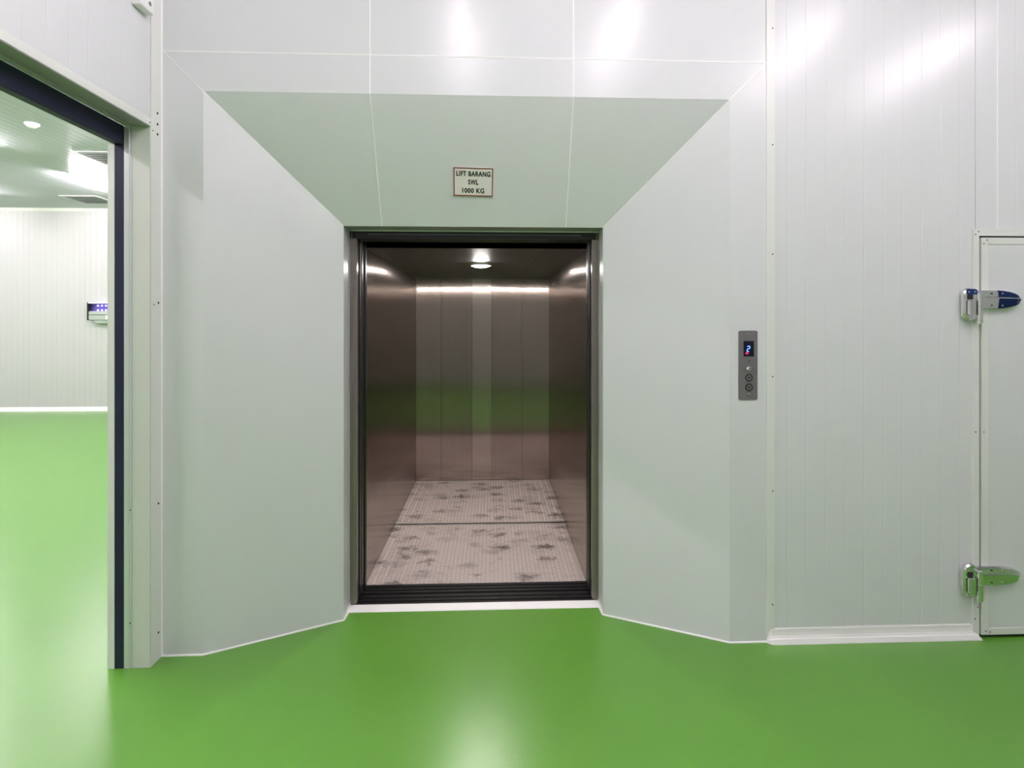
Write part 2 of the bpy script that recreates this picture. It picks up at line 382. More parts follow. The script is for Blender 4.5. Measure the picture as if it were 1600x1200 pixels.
# coving at its foot
cv_prof = [(0, 0.070), (-0.003, 0.070), (-0.005, 0.066), (-0.006, 0.052), (-0.009, 0.038), (-0.015, 0.026), (-0.018, 0.024), (-0.021, 0.023), (-0.030, 0.003), (-0.030, 0.0), (0, 0)]
bm = bmesh.new()
stations = [(1.374, 0.25, 0.30), (1.378, 0.50, 0.55), (1.388, 0.76, 0.80), (1.402, 0.95, 0.97), (1.42, 1.0, 1.0), (2.435, 1.0, 1.0), (2.455, 1.0, 0.86), (2.475, 0.99, 0.35)]
rows = [[bm.verts.new((x, Y1 - 0.0005 + p[0]*sy, p[1]*sz)) for p in cv_prof] for x, sy, sz in stations]
for a, b in zip(rows, rows[1:]):
    for i in range(len(cv_prof)):
        j = (i + 1) % len(cv_prof); bm.faces.new([a[i], a[j], b[j], b[i]])
bm.faces.new(rows[0][::-1]); bm.faces.new(rows[-1]); bmesh.ops.recalc_face_normals(bm, faces=bm.faces[:])
bc = struct('baseboard_right', bm, 'coving', 'white coved skirting with a rounded end')
obj('coving', box(3.50, XE, Y1 - 0.03, Y1 - 0.0005, 0, 0.07, 0.008), 'coving', bc)

# ------------------------------------------------------------------ cold-room door
d1 = thing('door_1', ((DX0 + DX1)/2, Y1, 0), kind='structure')
d1['label'] = 'white insulated hinged door with chrome strap hinges'
YF = Y1 - 0.012
for nm, pts in (('frame_side', [(DX0, 0), (DX0 + 0.030, 0), (DX0 + 0.030, DZ - 0.033), (DX0, DZ)]),
                ('frame_head', [(DX0, DZ), (DX0 + 0.030, DZ - 0.033), (DX1 - 0.030, DZ - 0.033), (DX1, DZ)]),
                ('frame_side', [(DX1 - 0.030, 0), (DX1, 0), (DX1, DZ), (DX1 - 0.030, DZ - 0.033)])):
    bm = slab([(p[0], YF, p[1]) for p in pts], (0, 0.011, 0))
    obj(nm, bm, 'flashing', d1)
obj('gasket', box(DX0 + 0.028, DX1 - 0.028, Y1 - 0.001, Y1 + 0.04, 0.004, DZ - 0.030), 'cut', d1)
LX0, LX1, LZ0, LZ1 = DX0 + 0.040, DX1 - 0.040, 0.018, DZ - 0.042
leaf = obj('door_leaf', box(LX0 + 0.02, LX1 - 0.02, YF + 0.001, YF + 0.03, LZ0 + 0.02, LZ1 - 0.02), 'panel', d1)
# folded rim round the leaf: four pieces with a small lip line
for nm, a in (('leaf_rim', (LX0, LX0 + 0.038, LZ0, LZ1)), ('leaf_rim', (LX1 - 0.038, LX1, LZ0, LZ1)),
              ('leaf_rim', (LX0 + 0.038, LX1 - 0.038, LZ1 - 0.034, LZ1)), ('leaf_rim', (LX0 + 0.038, LX1 - 0.038, LZ0, LZ0 + 0.034))):
    obj(nm, box(a[0] + 0.0005, a[1] - 0.0005, YF - 0.002, YF + 0.03, a[2], a[3], 0.001), 'flashing', leaf)
for x, z in ((DX0 + 0.010, DZ - 0.026), (DX0 + 0.026, DZ - 0.012), (DX0 + 0.010, 1.05), (DX0 + 0.022, 0.16), (DX0 + 0.008, 0.10)): screw(d1, (x, YF, z), (0, -1, 0), 0.003)
for x, z in ((LX0 + 0.012, LZ1 - 0.030), (LX0 + 0.028, LZ1 - 0.013), (LX0 + 0.012, 1.05), (LX0 + 0.022, LZ0 + 0.02), (LX0 + 0.045, LZ0 + 0.015)): screw(leaf, (x, YF - 0.002, z), (0, -1, 0), 0.003)

def hinge(zt, layer):
    """zt: top of the hinge body"""
    x0 = 2.376; y = YF - 0.002
    h = thing('hinge', (x0, y, zt)); h.parent = d1; h.location = Vector((x0, y, zt)) - WORLD_LOC[d1.name]
    WORLD_LOC[h.name] = Vector((x0, y, zt))
    # base plate: stadium outline, domed
    def stadium(xa, xb, za, zb, r, yy):
        pts = []
        for cx, cz, a0 in ((xb - r, zb - r, 0), (xa + r, zb - r, 90), (xa + r, za + r, 180), (xb - r, za + r, 270)):
            for k in range(6):
                a = math.radians(a0 + k*18); pts.append((cx + r*math.cos(a), yy, cz + r*math.sin(a)))
        return pts
    bm = bmesh.new()
    H = 0.165
    lay = [stadium(x0, x0 + 0.076, zt - H, zt, 0.034, y + 0.002), stadium(x0, x0 + 0.076, zt - H, zt, 0.034, y - 0.012), stadium(x0 + 0.006, x0 + 0.070, zt - H + 0.006, zt - 0.006, 0.029, y - 0.020)]
    rw = [[bm.verts.new(p) for p in L] for L in lay]; n = len(rw[0])
    for a, b in zip(rw, rw[1:]):
        for i in range(n): bm.faces.new([a[i], a[(i+1) % n], b[(i+1) % n], b[i]])
    bm.faces.new(rw[0]); bm.faces.new(rw[-1]); bmesh.ops.recalc_face_normals(bm, faces=bm.faces[:])
    obj('hinge_base', bm, 'chrome', h, smooth='auto')
    # raised body with recess windows
    bm = bmesh.new(); bx(bm, x0 + 0.012, x0 + 0.050, y - 0.036, y - 0.018, zt - 0.140, zt - 0.062)
    bmesh.ops.bevel(bm, geom=bm.edges[:], offset=0.005, segments=2, affect='EDGES')
    obj('hinge_body', bm, 'chrome', h, smooth='auto')
    obj('recess', box(x0 + 0.014, x0 + 0.044, y - 0.021, y - 0.0195, zt - 0.060, zt - 0.036), 'cut', h)
    obj('lug', box(x0 + 0.022, x0 + 0.046, y - 0.026, y - 0.019, zt - 0.160, zt - 0.146, 0.002), 'chrome', h)
    # knuckle
    bm = bmesh.new(); lathe(bm, (x0 + 0.072, y - 0.026, zt - 0.182), (0, 0, 1), [(0.010, 0), (0.0150, 0.004), (0.0150, 0.086), (0.0138, 0.087), (0.0138, 0.090), (0.0150, 0.091), (0.0150, 0.152), (0.009, 0.156)], 20)
    obj('knuckle', bm, 'chrome', h, smooth='auto')
    # strap: half-ellipse outline, domed with a central ridge
    xa, xb = x0 + 0.080, x0 + 0.308
    def outline(sx):
        up = 0.047; t = max(0.0, (sx - 0.30)/0.70)
        return up * math.sqrt(max(0, 1 - t**2.2)) if t > 0 else up
    zc = zt - 0.060
    bm = bmesh.new(); rows = []
    nst = 22
    for k in range(nst + 1):
        s = k / nst; xx = xa + (xb - xa)*s; w_ = max(outline(s), 0.0008)
        hgt = 0.020 * min(1, (1 - s)*6 + 0.25)
        row = [(xx, y + 0.004, zc + w_), (xx, y - hgt*0.62, zc + w_*0.985), (xx, y - hgt, zc + w_*0.82), (xx, y - hgt - 0.003, zc + w_*0.30), (xx, y - hgt - 0.008, zc + w_*0.22),
               (xx, y - hgt - 0.005, zc - w_*0.2), (xx, y - hgt, zc - w_*0.94), (xx, y - hgt*0.62, zc - w_*0.985), (xx, y + 0.004, zc - w_)]
        rows.append([bm.verts.new(p) for p in row])
    for a, b in zip(rows, rows[1:]):
        for i in range(len(a)):
            j = (i+1) % len(a); bm.faces.new([a[i], a[j], b[j], b[i]])
    bm.faces.new(rows[0][::-1]); bm.faces.new(rows[-1]); bmesh.ops.recalc_face_normals(bm, faces=bm.faces[:])
    # tip faces carry their own part as a thin dark blue layer
    st = obj('hinge_strap', bm, 'chrome', h, smooth='auto')
    if layer:
        bm = bmesh.new(); rows = []
        for k in range(12):
            s = 0.42 + 0.57*k/11; xx = xa + (xb - xa)*s; w_ = max(outline(s), 0.0008)*1.0
            hgt = 0.020 * min(1, (1 - s)*6 + 0.25); e = 0.0007
            row = [(xx, y - hgt*0.62 - e, zc + w_*0.985 + e), (xx, y - hgt - e, zc + w_*0.82), (xx, y - hgt - 0.003 - e, zc + w_*0.30)]
            row2 = [(xx, y - hgt - 0.0073 - e, zc + w_*0.12), (xx, y - hgt - 0.005 - e, zc - w_*0.2), (xx, y - hgt - e, zc - w_*0.94), (xx, y - hgt*0.62 - e, zc - w_*0.985 - e)]
            rows.append(([bm.verts.new(p) for p in row], [bm.verts.new(p) for p in row2]))
        for a, b in zip(rows, rows[1:]):
            for A, B in zip(a, b):
                for i in range(len(A) - 1): bm.faces.new([A[i], A[i+1], B[i+1], B[i]])
        bmesh.ops.solidify(bm, geom=bm.faces[:], thickness=0.0004)
        bmesh.ops.recalc_face_normals(bm, faces=bm.faces[:])
        f_ = obj('strap_layer', bm, 'blue_layer', h, smooth='auto', label='dark blue layer on the tip of the strap')
        pts = stadium(x0 + 0.008, x0 + 0.068, zt - 0.036, zt - 0.007, 0.0140, y - 0.0206)
        obj('base_layer', slab(pts, (0, -0.0006, 0)), 'blue_layer', h, label='dark blue layer on the top of the base')
    for px, pz in ((0.022, -0.022), (0.052, -0.022)): screw(h, (x0 + px, y - 0.0208, zt + pz), (0, -1, 0), 0.0048, mat='chrome')
    for px, pz in ((0.195, 0.030), (0.195, -0.030), (0.282, 0.004)): screw(h, (x0 + px, y - 0.0225 + (0.006 if px > 0.25 else 0), zc + pz), (0, -1, 0), 0.0048, mat='chrome')
    screw(h, (x0 + 0.14, y - 0.0225, zc + 0.030), (0, -1, 0), 0.004); screw(h, (x0 + 0.14, y - 0.0225, zc - 0.030), (0, -1, 0), 0.004)
hinge(1.783, True)
hinge(0.385, False)

# ------------------------------------------------------------------ left wall with the wide opening
OY0, OY1, OZ = -0.3, 2.600, 2.522
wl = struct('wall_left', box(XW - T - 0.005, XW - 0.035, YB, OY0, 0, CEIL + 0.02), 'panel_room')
ribs_l = [2.611 - 0.1*k for k in range(0, 60)]
seg = [YB, -2.39, -1.39, OY0]
for a, b in zip(seg, seg[1:]): obj('panel', ribbed_y(a + G, b - G, ribs_l, XW, 0, CEIL, thick=0.03), 'panel', wl)
seg = [OY0, 0.611, 1.611, OY1]
for a, b in zip(seg, seg[1:]): obj('panel', ribbed_y(a + G, b - G, ribs_l[1:], XW, OZ + 0.002, CEIL, thick=T), 'panel', wl)
obj('corner_panel', box(XW - T, XW, OY1, Y1 + 0.02, 0, CEIL), 'panel', wl)
# flashing along the head of the opening and beside it
obj('head_flashing', box(XW - T, XW + 0.0025, OY0, OY1 + 0.0, OZ, OZ + 0.036), 'flashing', wl)
sf = obj('side_flashing', slab([(XW + 0.003, OY1, 0), (XW + 0.003, OY1 + 0.075, 0.0), (XW + 0.003, OY1 + 0.075, CEIL), (XW + 0.003, OY1, CEIL)], (-0.002, 0, 0)), 'flashing', wl)
for z in (2.600, 2.548, 2.500): screw(wl, (XW + 0.003, 2.648, z), (1, 0, 0), 0.006, mat='screw')
for z in (1.70, 0.745, 0.13): screw(wl, (XW + 0.003, 2.655, z), (1, 0, 0), 0.0055)
for y, z in ((2.592, 2.536), (2.612, 2.505), (2.62, 1.69)): screw(wl, (XW + 0.003, y, z), (1, 0, 0), 0.003)
# reveal lining of the opening
obj('jamb_lining', box(XW - T, XW + 0.0005, OY1 - 0.004, OY1 + 0.001, 0, OZ), 'jamb', wl)
obj('head_lining', box(XW - T, XW + 0.0005, OY0, OY1 - 0.005, OZ - 0.004, OZ - 0.0005), 'soffit', wl)
# wall of the neighbouring room, in line with it
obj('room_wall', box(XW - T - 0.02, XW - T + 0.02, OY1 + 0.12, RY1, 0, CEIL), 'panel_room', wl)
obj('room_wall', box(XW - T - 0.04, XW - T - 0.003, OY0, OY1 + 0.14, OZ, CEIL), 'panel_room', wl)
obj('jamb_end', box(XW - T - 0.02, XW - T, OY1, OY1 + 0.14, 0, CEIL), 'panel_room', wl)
# dark frame of the opening: vertical and head members
t2 = thing('trim_2', (XW - T - 0.06, OY1, 0), kind='structure'); t2['label'] = 'dark frame round the wide opening'
XA = XW - T
obj('aluminium_strip', box(XA - 0.036, XA - 0.0005, OY1 - 0.006, OY1 + 0.06, 0, OZ), 'alu', t2)
obj('aluminium_lip', box(XA - 0.014, XA - 0.011, OY1 - 0.010, OY1 - 0.0055, 0, OZ - 0.001), 'alu', t2)
obj('dark_post', box(XA - 0.079, XA - 0.0365, OY1 - 0.006, OY1 + 0.06, 0, OZ - 0.092, 0.0015), 'rubber', t2)
obj('dark_header', box(XA - 0.079, XA - 0.040, OY0, OY1 + 0.06, OZ - 0.091, OZ - 0.0005, 0.0015), 'rubber', t2)
obj('white_post', box(XA - 0.110, XA - 0.0795, OY1 - 0.006, OY1 + 0.06, 0, OZ - 0.090), 'flashing', t2)
screw(t2, (XA - 0.008, OY1 - 0.006, 0.735), (0, -1, 0), 0.003)
screw(t2, (XA - 0.008, OY1 - 0.006, 0.21), (0, -1, 0), 0.003)

# ------------------------------------------------------------------ rest of the shells
struct('wall_back', box(RX0 - 0.1, XE + 0.1, YB - 0.1, YB, 0, CEIL + 0.1), 'panel_room')
struct('wall_east', box(XE, XE + 0.1, YB, Y1, 0, CEIL), 'panel_room')
struct('wall_west', box(RX0 - 0.1, RX0, YB, RY1, 0, CEIL), 'panel_room')
wn = struct('wall_north', box(RX0, XW - T, RY1 + 0.05, RY1 + 0.1, 0, CEIL), 'panel_room')
for k in range(11):
    x0 = RX0 + k*1.0
    x1 = min(x0 + 1.0, XW - T)
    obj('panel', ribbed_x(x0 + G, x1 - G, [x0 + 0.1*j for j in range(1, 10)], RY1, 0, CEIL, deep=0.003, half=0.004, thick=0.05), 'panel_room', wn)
obj('coving', slab([(RX0, RY1, 0), (RX0, RY1 - 0.05, 0), (RX0, RY1 - 0.04, 0.025), (RX0, RY1 - 0.004, 0.07), (RX0, RY1, 0.07)], (XW - T - RX0, 0, 0)), 'coving', wn)
obj('coving', slab([(RX0, RY1, CEIL), (RX0, RY1 - 0.05, CEIL), (RX0, RY1 - 0.004, CEIL - 0.05), (RX0, RY1, CEIL - 0.05)], (XW - T - RX0, 0, 0)), 'coving', wn)
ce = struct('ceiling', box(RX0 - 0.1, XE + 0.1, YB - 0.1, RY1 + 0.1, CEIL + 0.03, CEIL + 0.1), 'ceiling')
def ceiling_panel(x0, x1, y0, y1):
    pts = [(x0 + G, CEIL)]
    x = x0 + 0.1
    while x < x1 - 0.03:
        pts += [(x - 0.004, CEIL), (x - 0.001, CEIL + 0.003), (x + 0.001, CEIL + 0.003), (x + 0.004, CEIL)]; x += 0.1
    pts += [(x1 - G, CEIL), (x1 - G, CEIL + 0.028), (x0 + G, CEIL + 0.028)]
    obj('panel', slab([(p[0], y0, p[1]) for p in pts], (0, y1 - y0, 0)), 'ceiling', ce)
x = RX0
while x < XW - T - 0.2: ceiling_panel(x, min(x + 1.0, XW - T), YB, RY1); x += 1.0
x = XW
while x < XE - 0.1: ceiling_panel(x, min(x + 1.0, XE), YB, Y1); x += 1.0

# ------------------------------------------------------------------ ceiling tube lights
def tube_light(x, y0, y1, mat, label, group=None):
    t = thing('ceiling_light', (x, (y0 + y1)/2, CEIL), label, 'light', group)
    bm = slab([(x - 0.020, y0, CEIL - 0.001), (x + 0.020, y0, CEIL - 0.001), (x + 0.014, y0, CEIL - 0.030), (x - 0.014, y0, CEIL - 0.030)], (0, y1 - y0, 0))
    obj('housing', bm, 'white_plastic', t)
    for yy in (y0, y1 - 0.025):
        obj('end_cap', box(x - 0.020, x + 0.020, yy, yy + 0.025, CEIL - 0.068, CEIL - 0.030, 0.004), 'white_plastic', t)
    bm = bmesh.new(); cyl(bm, (x, y0 + 0.026, CEIL - 0.050), (0, 1, 0), 0.013, y1 - y0 - 0.052, 14)
    obj('tube', bm, mat, t, smooth=True)
    return t
HG = 'tube lights on the hall ceiling above the camera'
HALL_X = (-0.22, 0.90, 2.30, 3.40)
for i, x in enumerate(HALL_X):
    tube_light(x, (0.62, 0.66, 0.52, 0.42)[i], (1.87, 1.91, 1.77, 1.67)[i], 'hall_tube', ('white hall ceiling tube light before the lift, %s of four from the left wall' % ('first', 'second', 'third', 'fourth')[i]), HG)
for i, x in enumerate(HALL_X[:3]):  # rear tubes are added out of view to brighten the front wall and splays
    tube_light(x, -2.4, -1.15, 'hall_tube', 'added unseen tube light behind the camera, %s from the left wall' % ('first', 'second', 'third')[i], HG)
RG = 'tube lights on the ceiling of the neighbouring room'
k = 0
for x in (-3.55, -5.95, -8.15, -10.6):
    for y0 in (0.48, 2.94, 5.40, 7.86):
        if x == -5.95 and y0 == 7.86:
            tube_light(x, y0, y0 + 1.22, 'room_tube', 'lit tube light seen through the opening on the neighbouring ceiling')
        else:
            row = {-3.55: 'right-hand', -5.95: 'second', -8.15: 'third', -10.6: 'left-hand'}[x]
            pos = {0.48: 'nearest the camera', 2.94: 'second from the camera', 5.40: 'third from the camera', 7.86: 'next to the far wall'}[y0]
            tube_light(x, y0, y0 + 1.22, 'room_tube', 'tube light of the %s row in the neighbouring room, %s' % (row, pos), RG)

# ------------------------------------------------------------------ lift: landing frame and doors (setting)
d2 = thing('door_2', ((XL + XR)/2, YJ, 0), kind='structure'); d2['label'] = 'steel lift doorway, sliding doors open'
obj('reveal_panel', box(XL - 0.03, XL, Y2 + 0.001, YJ, 0.03, ZT + 0.0), 'steel_reveal', d2)
obj('reveal_panel', box(XR, XR + 0.03, Y2 + 0.001, YJ, 0.03, ZT + 0.0), 'steel_reveal', d2)
obj('reveal_foot', box(XL - 0.03, XL + 0.001, Y2 + 0.001, YJ, 0, 0.03), 'sealant', d2)
obj('reveal_foot', box(XR - 0.001, XR + 0.03, Y2 + 0.001, YJ, 0, 0.03), 'sealant', d2)
obj('reveal_head', box(XL - 0.03, XR + 0.03, Y2 + 0.001, YJ, ZT + 0.001, ZT + 0.03), 'soffit', d2)
obj('head_lip', box(XL, XR, YJ - 0.006, YJ - 0.001, ZT - 0.006, ZT + 0.0005), 'flashing', d2)
# stepped steel jambs
for s, X0 in ((1, XL), (-1, XR)):
    prof = [(0, 0), (0.004, 0), (0.004, 0.004), (0.008, 0.004), (0.008, -0.002), (0.012, -0.002), (0.012, 0.006), (0.020, 0.006), (0.020, 0.0), (0.025, 0.0), (0.025, 0.010), (0.035, 0.010), (0.035, 0.045), (-0.02, 0.045), (-0.02, 0)]
    pts = [(X0 + s*p[0], YJ + p[1] + 0.002, 0.016) for p in prof]
    obj('landing_jamb', slab(pts, (0, 0, ZT - 0.025)), 'steel_jamb', d2)
    obj('landing_door_edge', box(X0 - s*0.03, X0 + s*0.0415, 3.155, 3.185, 0.03, ZT - 0.03), 'black', d2)
    obj('landing_door_edge', box(X0 - s*0.03, X0 + s*0.0445, 3.192, 3.225, 0.03, ZT - 0.03), 'steel_dark', d2)
    obj('shaft_side', box(X0 - s*0.03, X0 - s*0.36, 3.0, 3.40, -0.05, CEIL), 'black', d2)
obj('landing_header', box(XL - 0.02, XR + 0.02, YJ + 0.002, 3.24, 2.083, 2.40), 'black', d2)
obj('header_rail', box(XL + 0.10, XR - 0.10, YJ + 0.0005, YJ + 0.0025, 2.104, 2.110), 'steel_dark', d2)
obj('threshold_strip', slab([(XL, 3.045, -0.002), (XL, 3.045, 0.0015), (XL, 3.052, 0.005), (XL, YJ, 0.0155), (XL, YJ, -0.002)], (XR - XL, 0, 0)), 'sealant', d2)
# landing sill with running grooves
def grooved_sill(y0, y1, grooves, zt, name, parent):
    pts = [(y0, -0.04), (y0, zt)]
    for g in grooves: pts += [(g - 0.006, zt), (g - 0.006, zt - 0.016), (g + 0.006, zt - 0.016), (g + 0.006, zt)]
    pts += [(y1, zt), (y1, -0.04)]
    return obj(name, slab([(XL - 0.01, p[0], p[1]) for p in pts], (XR - XL + 0.02, 0, 0)), 'sill', parent)
grooved_sill(YJ + 0.002, 3.215, (3.135, 3.175), 0.013, 'landing_sill', d2)
for sx in (-0.36, 0.02, 0.36):
    screw(d2, (sx, 3.156, 0.013), (0, 0, 1), 0.0045, mat='chrome')
obj('shaft_floor', box(XL - 0.35, XR + 0.35, 3.05, 5.75, -0.16, -0.10), 'black', d2)
obj('shaft_head', box(XL - 0.35, XR + 0.35, 3.0, 3.4, 2.41, 2.5), 'black', d2)

# ------------------------------------------------------------------ lift car
CX0, CX1, CY0, CY1, CZ = -0.779, 0.580, 3.355, 5.575, 2.060
car = thing('freight_lift', ((CX0 + CX1)/2, (CY0 + CY1)/2, 0), 'open goods lift car lined with brushed steel, pale tread plate floor', 'lift')
# back wall panels
bxs = [CX0, -0.5075*1.0323, -0.2046*1.0323, -0.0117*1.0323, 0.2934*1.0323, CX1]
for i, (a, b) in enumerate(zip(bxs, bxs[1:])):
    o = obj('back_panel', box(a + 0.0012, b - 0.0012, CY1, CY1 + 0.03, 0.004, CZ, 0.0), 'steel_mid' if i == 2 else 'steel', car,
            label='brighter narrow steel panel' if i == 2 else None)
obj('back_seam', box(CX0, CX1, CY1 + 0.004, CY1 + 0.035, 0, CZ), 'black', car)
# side wall panels
sy = [CY0, 3.95, 4.35, 4.70, 5.11, CY1]
for a, b in zip(sy, sy[1:]):
    obj('side_panel', box(CX0 - 0.03, CX0, a + 0.001, b - 0.001, 0.004, CZ), 'steel', car)
    obj('side_panel', box(CX1, CX1 + 0.03, a + 0.001, b - 0.001, 0.004, CZ), 'steel', car)
obj('side_backing', box(CX0 - 0.05, CX0 - 0.004, CY0, CY1, 0, CZ), 'black', car)
obj('side_backing', box(CX1 + 0.004, CX1 + 0.05, CY0, CY1, 0, CZ), 'black', car)
# ceiling
cxs = [CX0, bxs[1], bxs[4], CX1]
for a, b in zip(cxs, cxs[1:]):
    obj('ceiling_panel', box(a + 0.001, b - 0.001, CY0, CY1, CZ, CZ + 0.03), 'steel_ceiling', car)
obj('ceiling_backing', box(CX0 - 0.05, CX1 + 0.05, CY0, CY1 + 0.03, CZ + 0.012, CZ + 0.05), 'black', car)
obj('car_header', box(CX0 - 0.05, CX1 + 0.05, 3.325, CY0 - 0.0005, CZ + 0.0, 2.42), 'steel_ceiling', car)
# car door edges
for s, X0 in ((1, CX0), (-1, CX1)):
    obj('car_door_edge', box(X0 - s*0.05, X0 + s*(0.019 if s > 0 else 0.006), 3.290, 3.320, 0.097, 2.080), 'steel_dark', car)
    obj('car_door_shoe', box(X0 - s*0.05, X0 + s*(0.018 if s > 0 else 0.005), 3.285, 3.322, 0.004, 0.0965), 'black', car)
    obj('car_door_hanger', box(X0 - s*0.05, X0 + s*(0.020 if s > 0 else 0.007), 3.28, 3.322, 2.081, 2.14), 'black', car)
# car sill
pts = [(3.235, -0.04), (3.235, 0.012), (3.262, 0.012), (3.262, -0.004), (3.274, -0.004), (3.274, 0.012), (3.300, 0.012), (3.300, -0.004), (3.312, -0.004), (3.312, 0.012), (3.340, 0.012), (3.354, 0.004), (3.354, -0.04)]
obj('car_sill', slab([(CX0 - 0.02, p[0], p[1]) for p in pts], (CX1 - CX0 + 0.04, 0, 0)), 'sill', car)
# floor: two tread plates with a joint between
JY = 4.372
for a, b in ((CY0, JY - 0.016), (JY + 0.016, CY1)):
    fp = obj('floor_plate', box(CX0, CX1, a, b, -0.03, 0.0), 'plate_floor', car)
    # raised lozenges in a herringbone of two directions
    verts, faces = [], []
    px, py = 0.027, 0.031
    nx = int((CX1 - CX0 - 0.02)/px); ny = int((b - a - 0.02)/py)
    for i in range(nx):
        for j in range(ny):
            cx = CX0 + 0.018 + i*px; cy = a + 0.018 + j*py + (0.5*py if i % 2 else 0)
            if cy > b - 0.012: continue
            an = math.radians(45 if i % 2 else -45); ca, sa = math.cos(an), math.sin(an)
            L, W_, Hh = 0.0150, 0.0048, 0.0022
            base = len(verts)
            for (lx, ly, lz) in ((-L, 0, 0.0), (0, -W_, 0.0), (L, 0, 0.0), (0, W_, 0.0), (-L*0.55, 0, Hh), (0, -W_*0.45, Hh), (L*0.55, 0, Hh), (0, W_*0.45, Hh)):
                verts.append((cx + lx*ca - ly*sa, cy + lx*sa + ly*ca, lz))
            for f in ((4,5,6,7), (0,1,5,4), (1,2,6,5), (2,3,7,6), (3,0,4,7)): faces.append([base + q for q in f])
    me = bpy.data.meshes.new('raised_tread'); org = WORLD_LOC[car.name]
    me.from_pydata([(v[0] - org.x, v[1] - org.y, v[2] + 0.0001) for v in verts], [], faces); me.materials.append(M['tread'])
    tr = bpy.data.objects.new('raised_tread', me); COL.objects.link(tr); tr.parent = fp; tr['kind'] = 'stuff'
obj('floor_joint', box(CX0, CX1, JY - 0.017, JY + 0.017, -0.04, -0.006), 'black', car)
# skirting shadow gap at the wall foot
obj('floor_edge', box(CX0 - 0.02, CX1 + 0.02, CY1 - 0.0, CY1 + 0.02, -0.03, 0.0035), 'black', car)

lamp = thing('downlight', (-0.090, 4.20, CZ), 'round lit downlight on the steel lift ceiling', 'light')
bm = bmesh.new(); ring(bm, (-0.090, 4.20, CZ - 0.0005), (0, 0, -1), 0.062, 0.078, 0.014, 32); obj('lamp_rim', bm, 'white_plastic', lamp, smooth='auto')
bm = bmesh.new(); lathe(bm, (-0.090, 4.20, CZ - 0.001), (0, 0, -1), [(0.061, 0), (0.061, 0.010), (0.056, 0.018), (0.034, 0.023), (0.002, 0.025)], 32); obj('lamp_diffuser', bm, 'car_lamp', lamp, smooth=True)

# ------------------------------------------------------------------ writing
def text_mesh(body, size, align='CENTER', bold=0.0, sx=1.0, extrude=0.0004):
    cu = bpy.data.curves.new('lettering', 'FONT'); cu.body = body; cu.size = size; cu.align_x = align; cu.align_y = 'CENTER'
    cu.offset = bold; cu.extrude = extrude; cu.space_character = 1.1; cu.resolution_u = 3
    o = bpy.data.objects.new('tmp', cu); COL.objects.link(o)
    dg = bpy.context.evaluated_depsgraph_get(); me = bpy.data.meshes.new_from_object(o.evaluated_get(dg))
    bpy.data.objects.remove(o)
    bm = bmesh.new(); bm.from_mesh(me); bpy.data.meshes.remove(me)
    for v in bm.verts: v.co.x *= sx
    return bm

# ------------------------------------------------------------------ sign on the sloped head
t0, t1_ = 0.5227, 0.7488
def head_pt(x, t): return Vector((x, Y1 + (Y2 - Y1)*t, RT + (ZT - RT)*t))
sc_ = head_pt(-0.1015, (t0 + t1_)/2)
ux = Vector((1, 0, 0)); uy = (head_pt(0, 0) - head_pt(0, 1)).normalized(); un = ux.cross(uy)   # un points out of the slope
if un.y > 0: un = -un
roll = math.radians(-1.2)
R = Matrix((ux, uy, un)).transposed().to_4x4() 
sign = thing('lift_sign', sc_ + un*0.0, 'small white sign with dark red border reading LIFT BARANG SWL 1000 KG', 'sign')
def place(bm, off):
    bm.transform(Matrix.Translation(sc_ + un*off) @ R @ Matrix.Rotation(roll, 4, 'Z')); return bm
def flat_box(x0, x1, y0, y1, z0, z1): return box(x0, x1, y0, y1, z0, z1)
SW, SH = 0.104, 0.0745
obj('sign_board', place(box(-SW, SW, -SH, SH, 0.0002, 0.005, 0.0008), 0.0), 'sign_white', sign)
bm = bmesh.new(); bw = 0.0062
bx(bm, -SW + .001, SW - .001, SH - bw, SH - .001, 0, 0.001); bx(bm, -SW + .001, SW - .001, -SH + .001, -SH + bw, 0, 0.001)
bx(bm, -SW + .001, -SW + bw, -SH + bw, SH - bw, 0, 0.001); bx(bm, SW - bw, SW - .001, -SH + bw, SH - bw, 0, 0.001)
obj('sign_border', place(bm, 0.0048), 'sign_red', sign)
for body, yy, wd in (('LIFT BARANG', 0.043, 0.178), ('SWL', 0.0, 0.054), ('1000 KG', -0.044, 0.116)):
    bm = text_mesh(body, 0.036, bold=0.0013)
    xs = [v.co.x for v in bm.verts]; ys = [v.co.y for v in bm.verts]
    fx = wd/(max(xs) - min(xs)); fy = 0.0265/(max(ys) - min(ys)); mx_, my_ = (max(xs) + min(xs))/2, (max(ys) + min(ys))/2
    for v in bm.verts: v.co.x = (v.co.x - mx_)*fx; v.co.y = (v.co.y - my_)*fy + yy
    obj('lettering', place(bm, 0.0056), 'ink', sign)

# ------------------------------------------------------------------ call panel
px0, px1, pz0, pz1 = 1.2325, 1.3285, 1.219, 1.566
pcx = (px0 + px1)/2
cp = thing('lift_call_panel', (pcx, Y1, pz0), 'narrow grey steel call panel with blue digit beside the lift recess', 'control panel')
def rrect(x0, x1, z0, z1, r, y):
    pts = []
    for cx, cz, a0 in ((x1 - r, z1 - r, 0), (x0 + r, z1 - r, 90), (x0 + r, z0 + r, 180), (x1 - r, z0 + r, 270)):
        for k in range(5): a = math.radians(a0 + k*22.5); pts.append((cx + r*math.cos(a), y, cz + r*math.sin(a)))
    return pts
bm = slab(rrect(px0, px1, pz0, pz1, 0.009, Y1 - 0.0002), (0, -0.004, 0)); obj('face_plate', bm, 'plate', cp)
yp = Y1 - 0.0042
def zpx(v): return pz1 - (v - 247)/(968 - 247)*(pz1 - pz0)     # position down the plate
def xpx(v): return px0 + (v - 363)/(552 - 363)*(px1 - px0)
dsp = obj('display', box(xpx(411), xpx(514), yp - 0.0008, yp, zpx(516), zpx(355)), 'display', cp)
